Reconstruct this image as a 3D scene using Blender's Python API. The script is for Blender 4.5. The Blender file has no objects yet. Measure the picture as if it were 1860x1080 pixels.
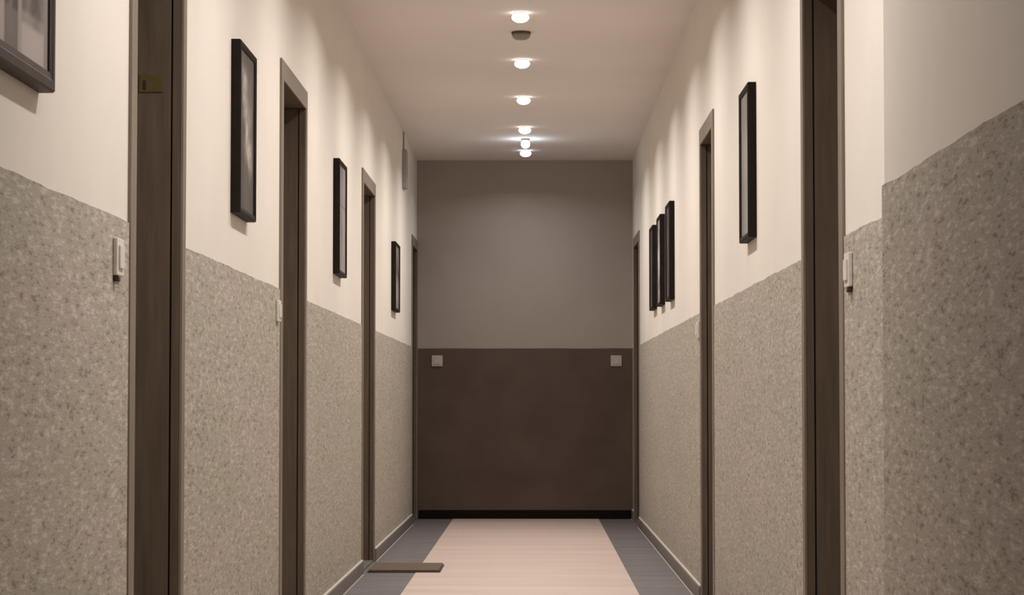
import bpy, bmesh, math, random
from mathutils import Vector, noise
random.seed(4)
S = bpy.context.scene
COL = S.collection
# ---------------------------------------------------------------- camera (image 1860x1080, focal 4200 px)
F = 4200.0
EYE = 0.91
cd = bpy.data.cameras.new('camera'); cam = bpy.data.objects.new('camera', cd); COL.objects.link(cam)
cd.sensor_width = 36.0; cd.lens = F / 1860 * 36.0; cd.clip_start = 0.05; cd.clip_end = 100
cam.location = (0, 0, EYE)
cam.rotation_euler = (math.radians(90) + math.atan(187 / F), 0, math.atan(42 / F))
S.camera = cam
# ---------------------------------------------------------------- world, exposure
w = bpy.data.worlds.new('world'); S.world = w; w.use_nodes = True
w.node_tree.nodes['Background'].inputs[0].default_value = (0.9, 0.8, 0.7, 1)
w.node_tree.nodes['Background'].inputs[1].default_value = 0.05
vs = S.view_settings
vs.view_transform = 'Standard'; vs.look = 'None'; vs.gamma = 1; vs.use_curve_mapping = False
vs.exposure = 0.0
# ---------------------------------------------------------------- dimensions
XL, XR, XN = -0.915, 0.755, 0.650      # left wall, right wall, nearer thicker stretch of the right wall
YN = 4.298                              # where the thicker stretch ends
Y0, Y1 = -1.2, 17.87                   # back and end of corridor
H = 2.77
WAIN = 1.308
CX = -0.07
LAMP_Y = [3.39, 4.92, 6.45, 7.98, 9.51, 11.04, 12.57, 14.12, 15.68]  # first lamp is unseen, added to brighten the near right wall
LAMP_W = [2.5, 20, 15.5, 15.5, 15.5, 15.5, 15.5, 15.5, 14]
LAMP_COL = (1.0, 0.945, 0.90)
# door outer extents along y: (side, y0, y1)
DOORS = {1: ('L', 5.17, 5.985), 2: ('L', 8.24, 9.18), 3: ('L', 12.15, 13.13), 4: ('L', 17.07, 17.865),
         5: ('R', 5.62, 6.49), 6: ('R', 9.71, 10.50), 7: ('R', 16.66, 17.60)}
CW = 0.072          # casing width
DTOP = 2.138        # casing top
OTOP = DTOP - CW
REC = 0.15          # reveal depth

# ================================================================ materials
def new_mat(name):
    m = bpy.data.materials.new(name); m.use_nodes = True
    nt = m.node_tree; b = nt.nodes['Principled BSDF']
    return m, nt, b
def N(nt, t, **kw):
    n = nt.nodes.new(t)
    for k, v in kw.items():
        if k in n.inputs: n.inputs[k].default_value = v
        else: setattr(n, k, v)
    return n
def rgba(c): return (c[0], c[1], c[2], 1)
def ramp(nt, src, stops):
    r = nt.nodes.new('ShaderNodeValToRGB')
    e = r.color_ramp.elements
    while len(e) < len(stops): e.new(0.5)
    for i, (p, c) in enumerate(stops): e[i].position = p; e[i].color = rgba(c)
    nt.links.new(src, r.inputs[0]); return r
def noisy(name, c0, c1, scale, rough=0.6, bump=0.0, bscale=None, spec=0.4, detail=4, dist=0.002, stretch=(1, 1, 1), lo=.3, hi=.7):
    m, nt, b = new_mat(name)
    tc = N(nt, 'ShaderNodeTexCoord'); mp = N(nt, 'ShaderNodeMapping'); mp.inputs['Scale'].default_value = stretch
    nt.links.new(tc.outputs['Object'], mp.inputs[0])
    n = N(nt, 'ShaderNodeTexNoise', Scale=scale, Detail=detail); nt.links.new(mp.outputs[0], n.inputs['Vector'])
    r = ramp(nt, n.outputs['Fac'], [(lo, c0), (hi, c1)]); nt.links.new(r.outputs[0], b.inputs['Base Color'])
    b.inputs['Roughness'].default_value = rough; b.inputs['Specular IOR Level'].default_value = spec
    if bump:
        n2 = N(nt, 'ShaderNodeTexNoise', Scale=bscale or scale, Detail=3); nt.links.new(mp.outputs[0], n2.inputs['Vector'])
        bp = N(nt, 'ShaderNodeBump', Strength=bump, Distance=dist); nt.links.new(n2.outputs['Fac'], bp.inputs['Height'])
        nt.links.new(bp.outputs[0], b.inputs['Normal'])
    return m
def plaster(name, base, dark, light, rough=0.85):
    """mosaic-stone plaster: fine grains with larger soft mottling"""
    m, nt, b = new_mat(name)
    tc = N(nt, 'ShaderNodeTexCoord')
    mp = N(nt, 'ShaderNodeMapping'); mp.inputs['Scale'].default_value = (1, .22, 1)
    nt.links.new(tc.outputs['Object'], mp.inputs[0])
    def nz(s, d):
        n = N(nt, 'ShaderNodeTexNoise', Scale=s, Detail=d); nt.links.new(mp.outputs[0], n.inputs['Vector']); return n
    g = nz(95, 2); g2 = nz(230, 1); big = nz(5, 2)
    mx = N(nt, 'ShaderNodeMath', operation='ADD'); 
    ml = N(nt, 'ShaderNodeMath', operation='MULTIPLY'); ml.inputs[1].default_value = .5
    nt.links.new(g2.outputs['Fac'], ml.inputs[0]); nt.links.new(g.outputs['Fac'], mx.inputs[0]); nt.links.new(ml.outputs[0], mx.inputs[1])
    r = ramp(nt, mx.outputs[0], [(.52, dark), (.66, base), (.80, base), (.95, light)])
    r2 = ramp(nt, big.outputs['Fac'], [(.35, (.93, .95, .90)), (.65, (1, .97, .97))])
    mix = N(nt, 'ShaderNodeMix', data_type='RGBA', blend_type='MULTIPLY'); mix.inputs[0].default_value = 1
    nt.links.new(r.outputs[0], mix.inputs[6]); nt.links.new(r2.outputs[0], mix.inputs[7])
    nt.links.new(mix.outputs[2], b.inputs['Base Color'])
    b.inputs['Roughness'].default_value = rough; b.inputs['Specular IOR Level'].default_value = .25
    bp = N(nt, 'ShaderNodeBump', Strength=.35, Distance=.002); nt.links.new(mx.outputs[0], bp.inputs['Height'])
    nt.links.new(bp.outputs[0], b.inputs['Normal'])
    return m
def plain(name, c, rough=.5, spec=.4, emit=None, es=0, metal=0):
    m, nt, b = new_mat(name)
    b.inputs['Roughness'].default_value = rough; b.inputs['Specular IOR Level'].default_value = spec
    b.inputs['Metallic'].default_value = metal
    tc = N(nt, 'ShaderNodeTexCoord'); n = N(nt, 'ShaderNodeTexNoise', Scale=40, Detail=2)
    nt.links.new(tc.outputs['Object'], n.inputs['Vector'])
    r = ramp(nt, n.outputs['Fac'], [(.3, [x * .94 for x in c]), (.7, [min(1, x * 1.04) for x in c])])
    nt.links.new(r.outputs[0], b.inputs['Base Color'])
    if emit:
        b.inputs['Emission Color'].default_value = rgba(emit); b.inputs['Emission Strength'].default_value = es
    return m
M = {}
M['paint'] = noisy('cream_wall_paint', (.78, .73, .66), (.82, .765, .69), 3, .75, .25, 220, .25, dist=.0006)
M['ceil'] = noisy('ceiling_paint', (.84, .775, .74), (.87, .805, .77), 2, .85, .2, 160, .2, dist=.0006)
M['plaster'] = plaster('mosaic_plaster', (.43, .385, .335), (.27, .24, .195), (.58, .535, .48))
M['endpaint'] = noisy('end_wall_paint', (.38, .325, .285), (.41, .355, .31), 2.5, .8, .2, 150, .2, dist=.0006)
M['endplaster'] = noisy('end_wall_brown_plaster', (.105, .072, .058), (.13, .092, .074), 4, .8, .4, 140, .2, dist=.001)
M['wood'] = noisy('brown_door_wood', (.19, .155, .12), (.25, .205, .165), 9, .5, .2, 60, .35, 5, .0006, (6, 6, .5))
M['jamb'] = noisy('shaded_jamb_wood', (.11, .08, .056), (.15, .112, .082), 9, .55, .2, 60, .3, 5, .0006, (6, 6, .5))  # same wood as the casing, darkened to hold the reveal's shade
M['groove'] = plain('dark_gap', (.03, .02, .015), .8)
M['skirt'] = noisy('grey_skirting_tile', (.15, .13, .12), (.20, .175, .16), 7, .45, .1, 60, .4, dist=.0005)
M['skirt_end'] = plain('black_skirting', (.010, .006, .005), .7, .1)
M['caulk'] = plain('pale_caulk', (.62, .56, .50), .7)
M['floor'] = noisy('grey_vinyl', (.14, .126, .126), (.195, .175, .175), 4, .55, .15, 90, .25, dist=.0005, stretch=(.6, 2, 1))
M['strip'] = noisy('beige_vinyl', (.58, .46, .40), (.68, .55, .48), 2.2, .5, .15, 90, .22, dist=.0005, stretch=(.25, 2, 1))
M['mat'] = noisy('brown_mat_pile', (.13, .095, .07), (.21, .16, .12), 120, .95, .8, 300, .1, dist=.003)
M['matrim'] = plain('dark_rubber', (.05, .038, .03), .7)
M['frame'] = noisy('black_frame_lacquer', (.012, .008, .006), (.018, .012, .009), 20, .6, .1, 90, .12, dist=.0004)
M['framegrey'] = noisy('grey_brown_frame', (.05, .037, .032), (.068, .05, .044), 12, .55, .1, 90, .2, dist=.0004)
M['back'] = plain('picture_backing', (.10, .08, .06), .9)
M['white'] = plain('white_plastic', (.72, .68, .62), .45)
M['socket'] = plain('dull_white_plastic', (.52, .46, .41), .5)
M['nub'] = plain('dark_brown_plastic', (.06, .045, .035), .5)
M['det'] = plain('detector_plastic', (.30, .265, .22), .55)
M['detdark'] = plain('detector_slots', (.10, .085, .07), .7)
M['lamp'] = plain('warm_opal_glass', (.9, .88, .85), .4, emit=(1, .95, .90), es=3.2)
M['lampcool'] = plain('cool_opal_glass', (.9, .9, .92), .4, emit=(.86, .95, 1), es=4)
M['ring'] = plain('lamp_trim_ring', (.62, .56, .50), .4)
M['brass'] = plain('tarnished_brass', (.14, .11, .04), .45, metal=.3)
M['metal'] = plain('brushed_steel', (.45, .43, .40), .35, metal=.9)
M['box'] = plain('grey_box_plastic', (.36, .33, .33), .6)

# ================================================================ mesh helpers
def link(name, bm, mat, parent=None, bevel=0.0, loc=None, smooth=False):
    me = bpy.data.meshes.new(name)
    bmesh.ops.recalc_face_normals(bm, faces=bm.faces)
    if bevel:
        bmesh.ops.bevel(bm, geom=[e for e in bm.edges if e.is_manifold and e.calc_face_angle(0) > .5], offset=bevel, segments=2, affect='EDGES', profile=.6)
    bm.to_mesh(me); bm.free()
    if smooth:
        for p in me.polygons: p.use_smooth = True
    for m in (mat if isinstance(mat, (list, tuple)) else [mat]): me.materials.append(m)
    o = bpy.data.objects.new(name, me); COL.objects.link(o)
    if parent:
        o.parent = parent
    if loc: o.location = loc
    return o
def bx(bm, x0, x1, y0, y1, z0, z1, mi=0):
    if x0 > x1: x0, x1 = x1, x0
    v = [bm.verts.new(c) for c in ((x0, y0, z0), (x1, y0, z0), (x1, y1, z0), (x0, y1, z0), (x0, y0, z1), (x1, y0, z1), (x1, y1, z1), (x0, y1, z1))]
    for f in ((0, 3, 2, 1), (4, 5, 6, 7), (0, 1, 5, 4), (1, 2, 6, 5), (2, 3, 7, 6), (3, 0, 4, 7)):
        fc = bm.faces.new([v[i] for i in f]); fc.material_index = mi
    return v
def box(name, x0, x1, y0, y1, z0, z1, mat, parent=None, bevel=0.0):
    bm = bmesh.new(); bx(bm, x0, x1, y0, y1, z0, z1); return link(name, bm, mat, parent, bevel)
def lathe(name, prof, mat, parent=None, seg=32, loc=(0, 0, 0)):
    bm = bmesh.new(); rings = []
    for r, z in prof:
        if r < 1e-6: rings.append([bm.verts.new((0, 0, z))])
        else: rings.append([bm.verts.new((r * math.cos(2 * math.pi * k / seg), r * math.sin(2 * math.pi * k / seg), z)) for k in range(seg)])
    for a, b in zip(rings, rings[1:]):
        for k in range(seg):
            q = [a[k % len(a)], a[(k + 1) % len(a)], b[(k + 1) % len(b)], b[k % len(b)]]
            u = []
            for v in q:
                if v not in u: u.append(v)
            if len(u) > 2:
                try: bm.faces.new(u)
                except ValueError: pass
    return link(name, bm, mat, parent, loc=loc, smooth=True)
def root(name, loc, label=None, cat=None, group=None, kind=None, rz=0):
    o = bpy.data.objects.new(name, None); COL.objects.link(o); o.location = loc; o.rotation_euler[2] = rz
    o.empty_display_size = .1
    tag(o, label, cat, group, kind); return o
def tag(o, label=None, cat=None, group=None, kind=None):
    for k, v in (('label', label), ('category', cat), ('group', group), ('kind', kind)):
        if v: o[k] = v
    return o
def copy_tree(o, parent=None):
    c = o.copy(); COL.objects.link(c); c.parent = parent
    for ch in [x for x in bpy.data.objects if x.parent == o]: copy_tree(ch, c)
    return c

# ================================================================ side walls
T = 0.32
def spans(side, lo, hi):
    """solid stretches of a wall between its doors, and the doors' openings"""
    ds = sorted((a + CW * .5, b - CW * .5) for s, a, b in DOORS.values() if s == side)
    out = []; y = lo
    for a, b in ds:
        if a > lo:
            out.append((y, a)); y = b
    if hi - y > .005: out.append((y, hi))
    return out, ds
HO = DTOP - CW * .5
def side_wall(name, side, xs, lo):
    sg = -1 if side == 'L' else 1
    solid, ds = spans(side, lo, Y1)
    bm = bmesh.new()
    for a, b in solid: bx(bm, xs, xs + sg * T, a, b, 0, H)
    for a, b in ds: bx(bm, xs, xs + sg * T, a, b, HO, H)
    o = tag(link(name, bm, M['paint']), '%s corridor wall, cream above a speckled plaster dado' % ('left' if side == 'L' else 'right'), kind='structure')
    return o, solid
def wainscot(parent, xs, sg, solid, mat, x=False):
    """thin plaster coat with a slightly uneven upper edge"""
    bm = bmesh.new(); th = .004
    for a, b in solid:
        n = max(1, int((b - a) / .06)); prev = None
        for i in range(n + 1):
            y = a + (b - a) * i / n
            z = WAIN + .0045 * noise.noise((y * 3.1, xs * 9, 0)) + .003 * noise.noise((y * 11, xs, 3))
            p = [(xs, y, 0), (xs - sg * th, y, 0), (xs - sg * th, y, z), (xs, y, z)]
            vv = [bm.verts.new(c) for c in p]
            if prev:
                for k in range(4): bm.faces.new((prev[k], prev[(k + 1) % 4], vv[(k + 1) % 4], vv[k]))
            else: bm.faces.new(vv)
            prev = vv
        bm.faces.new(prev)
    o = link('dado', bm, mat, parent)
    o['label'] = 'grey beige speckled plaster dado'
    return o
wl, solL = side_wall('wall_left', 'L', XL, Y0)
wainscot(wl, XL, -1, solL, M['plaster'])
wr, solR = side_wall('wall_right', 'R', XR, YN - .1)
wainscot(wr, XR, 1, [(a if a > YN else YN, b) for a, b in solR], M['plaster'])
# nearer, thicker stretch of the right wall
o = tag(box('wall_right_near', XN, XR + T, Y0, YN, 0, H, M['paint'], bevel=.004), 'thicker stretch of right corridor wall nearest the camera', kind='structure')
bm = bmesh.new(); th = .004
n = 90; prev = None
for i in range(n + 1):
    y = Y0 + (YN + th - Y0) * i / n
    z = WAIN + .0045 * noise.noise((y * 3.1, 7, 0)) + .003 * noise.noise((y * 11, 2, 3))
    vv = [bm.verts.new(c) for c in ((XN, y, 0), (XN - th, y, 0), (XN - th, y, z), (XN, y, z))]
    if prev:
        for k in range(4): bm.faces.new((prev[k], prev[(k + 1) % 4], vv[(k + 1) % 4], vv[k]))
    else: bm.faces.new(vv)
    prev = vv
bm.faces.new(prev)
bx(bm, XN, XR - .004, YN, YN + th, 0, WAIN)
link('dado', bm, M['plaster'], o)['label'] = 'grey brown speckled plaster dado'

# ================================================================ end wall, back wall, ceiling, floor
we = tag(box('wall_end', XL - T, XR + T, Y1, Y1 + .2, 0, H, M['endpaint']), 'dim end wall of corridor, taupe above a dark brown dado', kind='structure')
bm = bmesh.new(); prev = None
for i in range(41):
    x = XL + (XR - XL) * i / 40
    z = 1.312 + .003 * noise.noise((x * 4, 1, 0))
    vv = [bm.verts.new(c) for c in ((x, Y1, 0), (x, Y1 - .004, 0), (x, Y1 - .004, z), (x, Y1, z))]
    if prev:
        for k in range(4): bm.faces.new((prev[k], prev[(k + 1) % 4], vv[(k + 1) % 4], vv[k]))
    else: bm.faces.new(vv)
    prev = vv
bm.faces.new(prev)
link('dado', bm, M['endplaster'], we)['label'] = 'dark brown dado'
tag(box('wall_back', XL - T, XR + T, Y0 - .2, Y0, 0, H, M['paint']), 'wall behind the camera', kind='structure')
tag(box('ceiling', XL - T, XR + T, Y0 - .2, Y1 + .2, H, H + .15, M['ceil']), 'plain cream corridor ceiling', kind='structure')
fl = tag(box('floor', XL - T, XR + T, Y0 - .2, Y1 + .2, -.15, 0, M['floor']), 'grey vinyl floor with a wide beige strip down its middle', kind='structure')
box('centre_strip', -.632, .488, Y0 + .01, Y1 - .02, 0, .0012, M['strip'], fl)['label'] = 'wide pale beige strip'

# ================================================================ skirting
def skirting(name, xs, sg, lo, hi, side, label):
    ds = sorted((a, b) for s, a, b in DOORS.values() if s == side)
    y = lo; seg = []
    for a, b in ds:
        if a > lo: seg.append((y, a)); y = b
    if hi - y > .02: seg.append((y, hi))
    bm = bmesh.new(); bc = bmesh.new()
    for a, b in seg:
        bx(bm, xs - sg * .004, xs - sg * .016, a, b, 0, .070)
        bx(bc, xs - sg * .0035, xs - sg * .0145, a, b, .070, .0765)
        bx(bc, xs - sg * .016, xs - sg * .0195, a, b, 0.0, .003)
    o = tag(link(name, bm, M['skirt']), label, kind='structure')
    link('caulk', bc, M['caulk'], o)['label'] = 'pale line of caulk'
skirting('baseboard_left', XL, -1, Y0, Y1 - .02, 'L', 'grey skirting at the foot of the left wall')
skirting('baseboard_right', XR, 1, YN + .006, Y1 - .02, 'R', 'grey skirting at the foot of the right wall')
skirting('baseboard_right_near', XN, 1, Y0, YN, 'none', 'grey skirting at the foot of the thicker near right wall')
tag(box('baseboard_end', XL + .018, XR - .018, Y1 - .018, Y1 - .004, 0, .068, M['skirt_end'], bevel=.003), 'blackish skirting at the foot of the end wall', kind='structure')

# ================================================================ doors
DL = {1: 'nearest door on the left wall', 2: 'second door on the left wall, between two framed pictures', 3: 'third door on the left wall, beside the brown floor mat',
      4: 'last door on the left wall, in the far corner', 5: 'nearest door on the right wall', 6: 'middle door on the right wall, between the single picture and the trio',
      7: 'last door on the right wall, in the far corner'}
def door(n, side, y0, y1):
    sg = -1 if side == 'L' else 1
    X = XL if side == 'L' else XR
    r = root('door_%d' % n, (X, (y0 + y1) / 2, 0), 'brown wooden frame and leaf of the ' + DL[n], kind='structure')
    w2 = (y1 - y0) / 2
    def b(name, d0, d1, a, c, z0, z1, mat=M['wood'], bevel=.0015, parent=r):
        # d = depth into the wall (negative = proud of it)
        return box(name, sg * d0, sg * d1, a, c, z0, z1, mat, parent, bevel)
    P = -.008
    FW = .052                         # the far side's casing is mostly buried in the plaster
    a2, c2 = -w2 + CW, w2 - FW; o2 = w2 - CW
    b('casing', P, 0, -w2, a2, 0, OTOP, bevel=.002)
    b('casing', P, 0, c2, w2, 0, OTOP, bevel=.002)
    b('casing', P, 0, -w2, w2, OTOP, DTOP, bevel=.002)
    # jamb linings in two boards with a shadow gap between them
    for f0, f1, m0 in ((a2, a2 - .03, 1), (c2, c2 + .02, -1)):
        g = lambda off: sorted((f0 - m0 * off, f1))
        b('shaded_jamb_edge', .0003, .021, *g(.001), 0, OTOP, M['jamb'])  # shade on the casing's inner edge, put into a dark strip
        b('shadow_gap', .0212, .0256, *g(.008), 0, OTOP, M['groove'], 0)
        b('jamb', .0258, REC + .04, *g(.002), 0, OTOP, M['jamb'])
    b('head_lining', .0003, REC + .04, -w2 + CW * .5, w2 - CW * .5, OTOP + .002, HO, M['jamb'])
    b('threshold', .0, REC + .04, -w2 + CW * .5, w2 - CW * .5, 0, .012, M['skirt'], .001)
    leaf = b('leaf', REC, REC + .04, -o2, o2 + .015, .013, OTOP - .001, M['wood'], .002)
    # two raised panels and a handle
    for z0, z1 in ((.18, .92), (1.08, 1.92)):
        b('panel', REC - .006, REC, -o2 + .12, o2 - .12, z0, z1, M['wood'], .0025, leaf)
    hd = bmesh.new(); yb = o2 - .06
    bx(hd, sg * (REC - .008), sg * REC, yb - .02, yb + .02, .93, 1.07)
    bx(hd, sg * (REC - .045), sg * (REC - .008), yb - .009, yb + .009, 1.0, 1.018)
    bx(hd, sg * (REC - .05), sg * (REC - .036), yb - .12, yb + .009, 1.0, 1.018)
    link('handle', hd, M['metal'], leaf, .003)
    return r
dr = {n: door(n, *v) for n, v in DOORS.items()}
# brass hinge plate on the far jamb of the first left door
s, a, b_ = DOORS[1]; w2 = (b_ - a) / 2; yj = w2 - .052 + .0018
hb = bmesh.new(); bx(hb, -.046, -.108, yj - .003, yj, 1.705, 1.750)
hp = link('hinge_plate', hb, M['brass'], dr[1], .0012); hp['label'] = 'tarnished brass plate on the jamb'
hb = bmesh.new(); bx(hb, -.090, -.097, yj - .0045, yj - .0028, 1.712, 1.735)
link('slot', hb, M['groove'], hp)

# ================================================================ pictures
def sstep(a, b, x):
    t = max(0, min(1, (x - a) / (b - a))); return t * t * (3 - 2 * t)
def nz(x, y, s, k=0): return noise.fractal((x * s, y * s, k), 1.0, 2.0, 3)
def art_smear(u, v):      # dark print with a pale slanting plume
    c = .58 + .16 * math.sin(v * 5 + .6) + .08 * nz(u, v, 4)
    wdt = .12 + .10 * nz(u, v, 3, 5) + .09 * sstep(.15, .45, v)
    g = math.exp(-((u - c) / max(.05, wdt)) ** 2) * sstep(.16, .35, v) * (1 - sstep(.82, .95, v))
    g *= .55 + .5 * nz(u, v, 9, 2)
    k = .08 + .03 * nz(u, v, 3, 9) + .85 * max(0, g) * (.75 + .5 * nz(u, v, 14, 6))
    return (k, k * .88, k * .80)
def art_cafe(u, v):       # black-and-white print: dark clutter above, pale blocks below
    k = .17 + .15 * nz(u, v, 7, 1) + .06 * nz(u, v, 19, 4)
    if v < .105 + .04 * (1 - u): 
        if u > .59: k = .50 + .03 * nz(u, v, 3, 2)
        elif u > .36: k = .17 + .04 * nz(u, v, 5, 2)
    if .105 < v < .15 and u > .59: k = .30 + .10 * nz(u, v, 8, 3)
    if v < .24 and u < .34: k = .45 + .04 * nz(u, v, 4, 3)
    if .555 < u < .595: k = .40
    if .45 < u < .55 and .12 < v < .22: k = .07
    if .93 < u: k = .30
    return (k * 1.04, k * .93, k * .90)
def art_mist(u, v):
    k = .26 + .10 * nz(u, v, 3, 4) + .10 * sstep(.4, .8, u) - .10 * sstep(.75, 1, v)
    if abs(v - .62) < .015: k *= .6
    return (k * 1.0, k * .86, k * .86)
def art_figure(u, v):
    k = .20 + .10 * nz(u, v, 5, 7)
    g = math.exp(-((u - .55) / .16) ** 2 - ((v - .28) / .22) ** 2)
    k = k + .30 * g - .12 * math.exp(-((v - .55) / .10) ** 2)
    return (k, k * .88, k * .85)
def art_grey(u, v):
    k = .20 + .06 * nz(u, v, 2, 8) + .22 * sstep(.1, .5, 1 - v) * (1 - u)
    return (k, k * .95, k * .90)
def art_branch(u, v):
    k = .62 + .45 * nz(u, v, 6, 11) - .30 * sstep(.0, .3, abs(v - .5))
    k = max(.05, k); return (k, k * .93, k * .90)
def art_dark(u, v):
    k = .06 + .05 * nz(u, v, 4, 12); return (k, k * .85, k * .8)
def art_mat(name):
    m, nt, b = new_mat(name)
    a = nt.nodes.new('ShaderNodeAttribute'); a.attribute_name = 'print'
    nt.links.new(a.outputs['Color'], b.inputs['Base Color'])
    b.inputs['Roughness'].default_value = .45; b.inputs['Specular IOR Level'].default_value = .2
    return m
M['art'] = art_mat('printed_paper')
def picture(side, y0, y1, z0, z1, art, label, group='framed pictures along the corridor', depth=.030, bar=.019, fm='frame'):
    """frame hung on a side wall between y0 and y1; local x = out of the wall, y along it"""
    sg = 1 if side == 'L' else -1
    X = (XL if side == 'L' else XR) + sg * .0005
    r = root('framed_picture', (X, (y0 + y1) / 2, z0), label, 'picture', group)
    wd = (y1 - y0) / 2; h = z1 - z0
    bm = bmesh.new()
    # frame profile swept round the rectangle: outer side, flat front, bevelled lip
    prof = [(0, .0), (0, depth - .004), (.003, depth), (bar * .55, depth), (bar * .62, depth - .0015), (bar, depth - .004), (bar, .008), (bar, 0)]
    loops = []
    for ins, d in prof:
        loops.append([bm.verts.new((sg * d, yy, zz)) for yy, zz in ((-wd + ins, ins), (wd - ins, ins), (wd - ins, h - ins), (-wd + ins, h - ins))])
    for A, B in zip(loops, loops[1:] + loops[:1]):
        for k in range(4): bm.faces.new((A[k], A[(k + 1) % 4], B[(k + 1) % 4], B[k]))
    link('frame', bm, M[fm], r)
    box('backing', sg * .004, sg * .008, -wd + bar, wd - bar, bar, h - bar, M['back'], r)
    nx, nzv = 36, 50
    bm = bmesh.new(); lay = bm.loops.layers.color.new('print')
    g = [[bm.verts.new((sg * (depth - .0075), -wd + bar + (2 * wd - 2 * bar) * i / nx, bar + (h - 2 * bar) * j / nzv)) for i in range(nx + 1)] for j in range(nzv + 1)]
    back = sg * .009
    for j in range(nzv):
        for i in range(nx):
            q = [(i, j), (i + 1, j), (i + 1, j + 1), (i, j + 1)]
            f = bm.faces.new([g[b][a] for a, b in q])
            for l, (a, b) in zip(f.loops, q):
                c = art(a / nx, b / nzv)
                l[lay] = tuple(max(0.01, min(1, t)) ** (1 / 2.2) for t in c) + (1,)
    o = link('print', bm, M['art'], r)
    return r
picture('L', 3.634, 4.234, 1.476, 2.08, art_cafe, 'largest wall picture, pale and dark print cut by the photo\'s upper left corner', fm='framegrey', bar=.034)
picture('L', 6.915, 7.310, 1.474, 1.998, art_smear, 'black framed dark print with a pale plume, left wall between the first and second doors')
picture('L', 10.44, 10.85, 1.484, 2.008, art_mist, 'black framed pale mauve print, left wall between the second and third doors')
picture('L', 14.67, 15.14, 1.484, 1.922, art_figure, 'smallest black framed picture, left wall past the third door')
picture('R', 7.860, 8.200, 1.466, 1.996, art_grey, 'lone black framed grey picture, right wall between the nearest and middle doors')
gT = 'trio of black framed pictures on the right wall'
picture('R', 12.49, 12.87, 1.458, 1.990, art_dark, 'nearest and tallest looking of the three pictures grouped on the right wall', gT)
picture('R', 13.42, 13.80, 1.468, 1.994, art_branch, 'middle one of the three pictures grouped on the right wall, with the palest print', gT)
picture('R', 14.30, 14.68, 1.478, 1.997, art_dark, 'farthest of the three pictures grouped on the right wall', gT)

# ================================================================ wall switches
def switch(side, y, z, label, nub=True, w_=.082, group='white switches beside the doors'):
    sg = 1 if side == 'L' else -1
    X = (XL if side == 'L' else XR) + sg * .0045
    r = root('wall_switch', (X, y, z), label, 'switch', group)
    h = w_ / 2
    box('plate', 0, sg * .010, -h, h, -h, h, M['white'], r, .003)
    box('rocker', sg * .010, sg * .0145, -h * .62, h * .62, -h * .62, h * .62, M['white'], r, .002)
    if nub:
        bm = bmesh.new(); bx(bm, 0, sg * .012, -h + .006, -h + .028, -h - .013, -h - .0005)
        link('nub', bm, M['nub'], r, .002)['label'] = 'dark brown nub under the plate'
    return r
switch('L', 5.010, 1.221, 'white square switch with dark nub beneath, left of the nearest left door')
switch('R', 5.505, 1.220, 'white square switch with dark nub beneath, right of the nearest right door')
switch('L', 8.150, 1.226, 'white square switch just before the second left door', False, .076)
switch('R', 10.60, 1.233, 'faint pale square switch just past the middle right door', False, .076)
def socket(x, label):
    r = root('wall_plate', (x, Y1 - .0045, 1.216), label, 'switch', 'square plates on the end wall')
    box('plate', -.042, .042, -.010, 0, -.042, .042, M['socket'], r, .003)
    box('rocker', -.027, .027, -.0135, -.010, -.027, .027, M['socket'], r, .0015)
socket(-.757, 'dull white square plate at the left of the dark end wall dado')
socket(.626, 'dull white square plate at the right of the dark end wall dado')

# ================================================================ grey box and conduit high on the left wall
r = root('junction_box', (XL, 15.95, 2.375), 'slim grey box high on left wall near the corridor end, conduit to ceiling', 'box')
box('cover', .0005, .030, -.09, .09, 0, .265, M['box'], r, .004)
box('conduit', .0005, .011, -.012, .012, .265, H - 2.375 - .001, M['box'], r, .002)

# ================================================================ ceiling lights
def lamp_fixture(y, mat, label, group, nm='ceiling_light'):
    r = root(nm, (CX, y, H), label, 'light', group)
    lathe('trim_ring', [(.018, -.0005), (.034, -.0005), (.033, -.003), (.026, -.005), (.020, -.005), (.018, -.0005)], M['ring'], r)
    prof = [(.018, -.001), (.026, -.0055), (.034, -.009), (.040, -.0145), (.0425, -.022)] + [(.0425 * math.cos(t), -.022 - .026 * math.sin(t)) for t in [math.pi / 2 * k / 8 for k in range(1, 9)]]
    prof[-1] = (0, -.048)
    lathe('opal_dome', prof, mat, r)
    return r
names = {5: 'topmost and largest glowing ceiling dome, just above the smoke detector in the photo', 6: 'second glowing ceiling dome from the top, just below the smoke detector in the photo',
         7: 'third glowing ceiling dome from the top of the photo', 8: 'fourth glowing ceiling dome, right above the small cool lamp'}
GL = 'glowing domes in a line along the ceiling'
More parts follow.
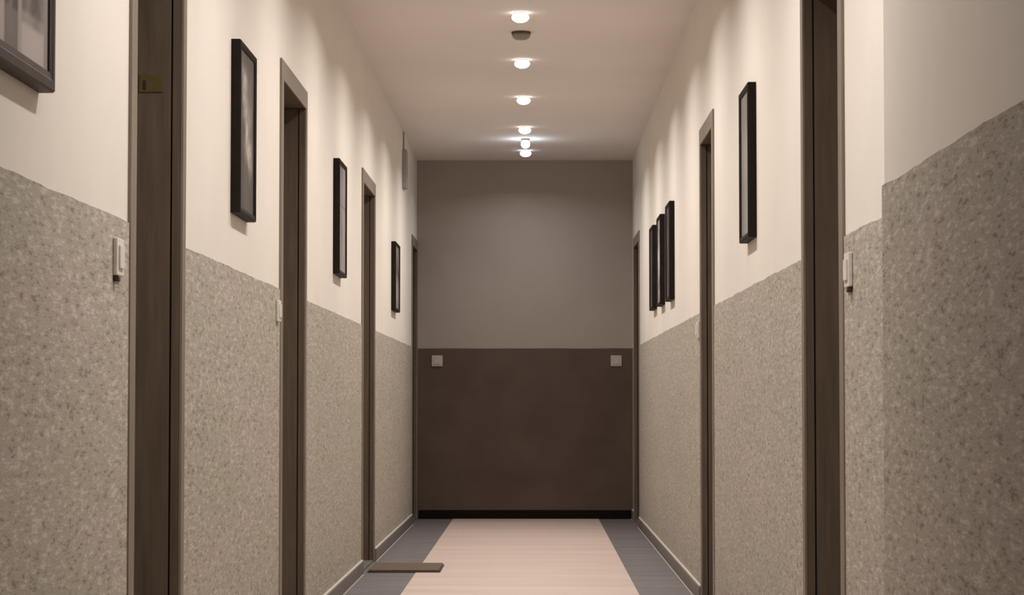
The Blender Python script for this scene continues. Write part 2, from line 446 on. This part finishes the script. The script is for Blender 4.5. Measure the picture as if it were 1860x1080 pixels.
for i, (y, p) in enumerate(zip(LAMP_Y, LAMP_W)):
    lab = names.get(i, 'glowing round ceiling dome nearer the camera than the photo\'s topmost one')
    lamp_fixture(y, M['lamp'], lab, GL if i >= 5 else 'ceiling domes out of frame above the camera')
    ld = bpy.data.lights.new('downlight', 'AREA'); ld.shape = 'DISK'; ld.size = .08; ld.spread = math.radians(150); ld.energy = p; ld.color = LAMP_COL
    lo = bpy.data.objects.new('downlight', ld); COL.objects.link(lo); lo.location = (CX, y, H - .0495)
lamp_fixture(17.16, M['lampcool'], 'farthest and lowest glowing dome in the photo, cool white', GL)
ld = bpy.data.lights.new('downlight', 'AREA'); ld.shape = 'DISK'; ld.size = .08; ld.spread = math.radians(150); ld.energy = 4.6; ld.color = (.97, .96, 1)
lo = bpy.data.objects.new('downlight', ld); COL.objects.link(lo); lo.location = (CX, 17.16, H - .0495)
r = root('emergency_light', (CX + .002, 16.40, H), 'small cool white lamp hanging between the two farthest ceiling domes', 'light')
lathe('base', [(0, -.0005), (.030, -.0005), (.030, -.010), (.026, -.014), (0, -.014)], M['ring'], r)
lathe('lens', [(0, -.0145), (.024, -.0145), (.031, -.024), (.032, -.044), (.026, -.058), (.012, -.065), (0, -.066)], M['lampcool'], r)
ld = bpy.data.lights.new('emergency_glow', 'POINT'); ld.energy = 1.2; ld.color = (.75, .9, 1); ld.shadow_soft_size = .03
lo = bpy.data.objects.new('emergency_glow', ld); COL.objects.link(lo); lo.location = (CX + .002, 16.40, H - .11)

# smoke detector
r = root('smoke_detector', (CX, 11.62, H), 'round brownish smoke detector between the two topmost ceiling lights', 'smoke detector')
lathe('base', [(0, -.0005), (.049, -.0005), (.049, -.009), (.046, -.012), (0, -.012)], M['detdark'], r)
lathe('cover', [(0, -.0125), (.047, -.0125), (.046, -.020), (.040, -.030), (.030, -.037), (.012, -.040), (0, -.040)], M['det'], r)

# ================================================================ floor mat
r = root('floor_mat', (-.695, 12.55, 0), 'small dark brown mat lying at the foot of the third left door', 'mat')
box('rubber_base', -.193, .193, -.27, .27, .0015, .007, M['matrim'], r, .002)
box('pile', -.186, .186, -.262, .262, .007, .016, M['mat'], r, .003)
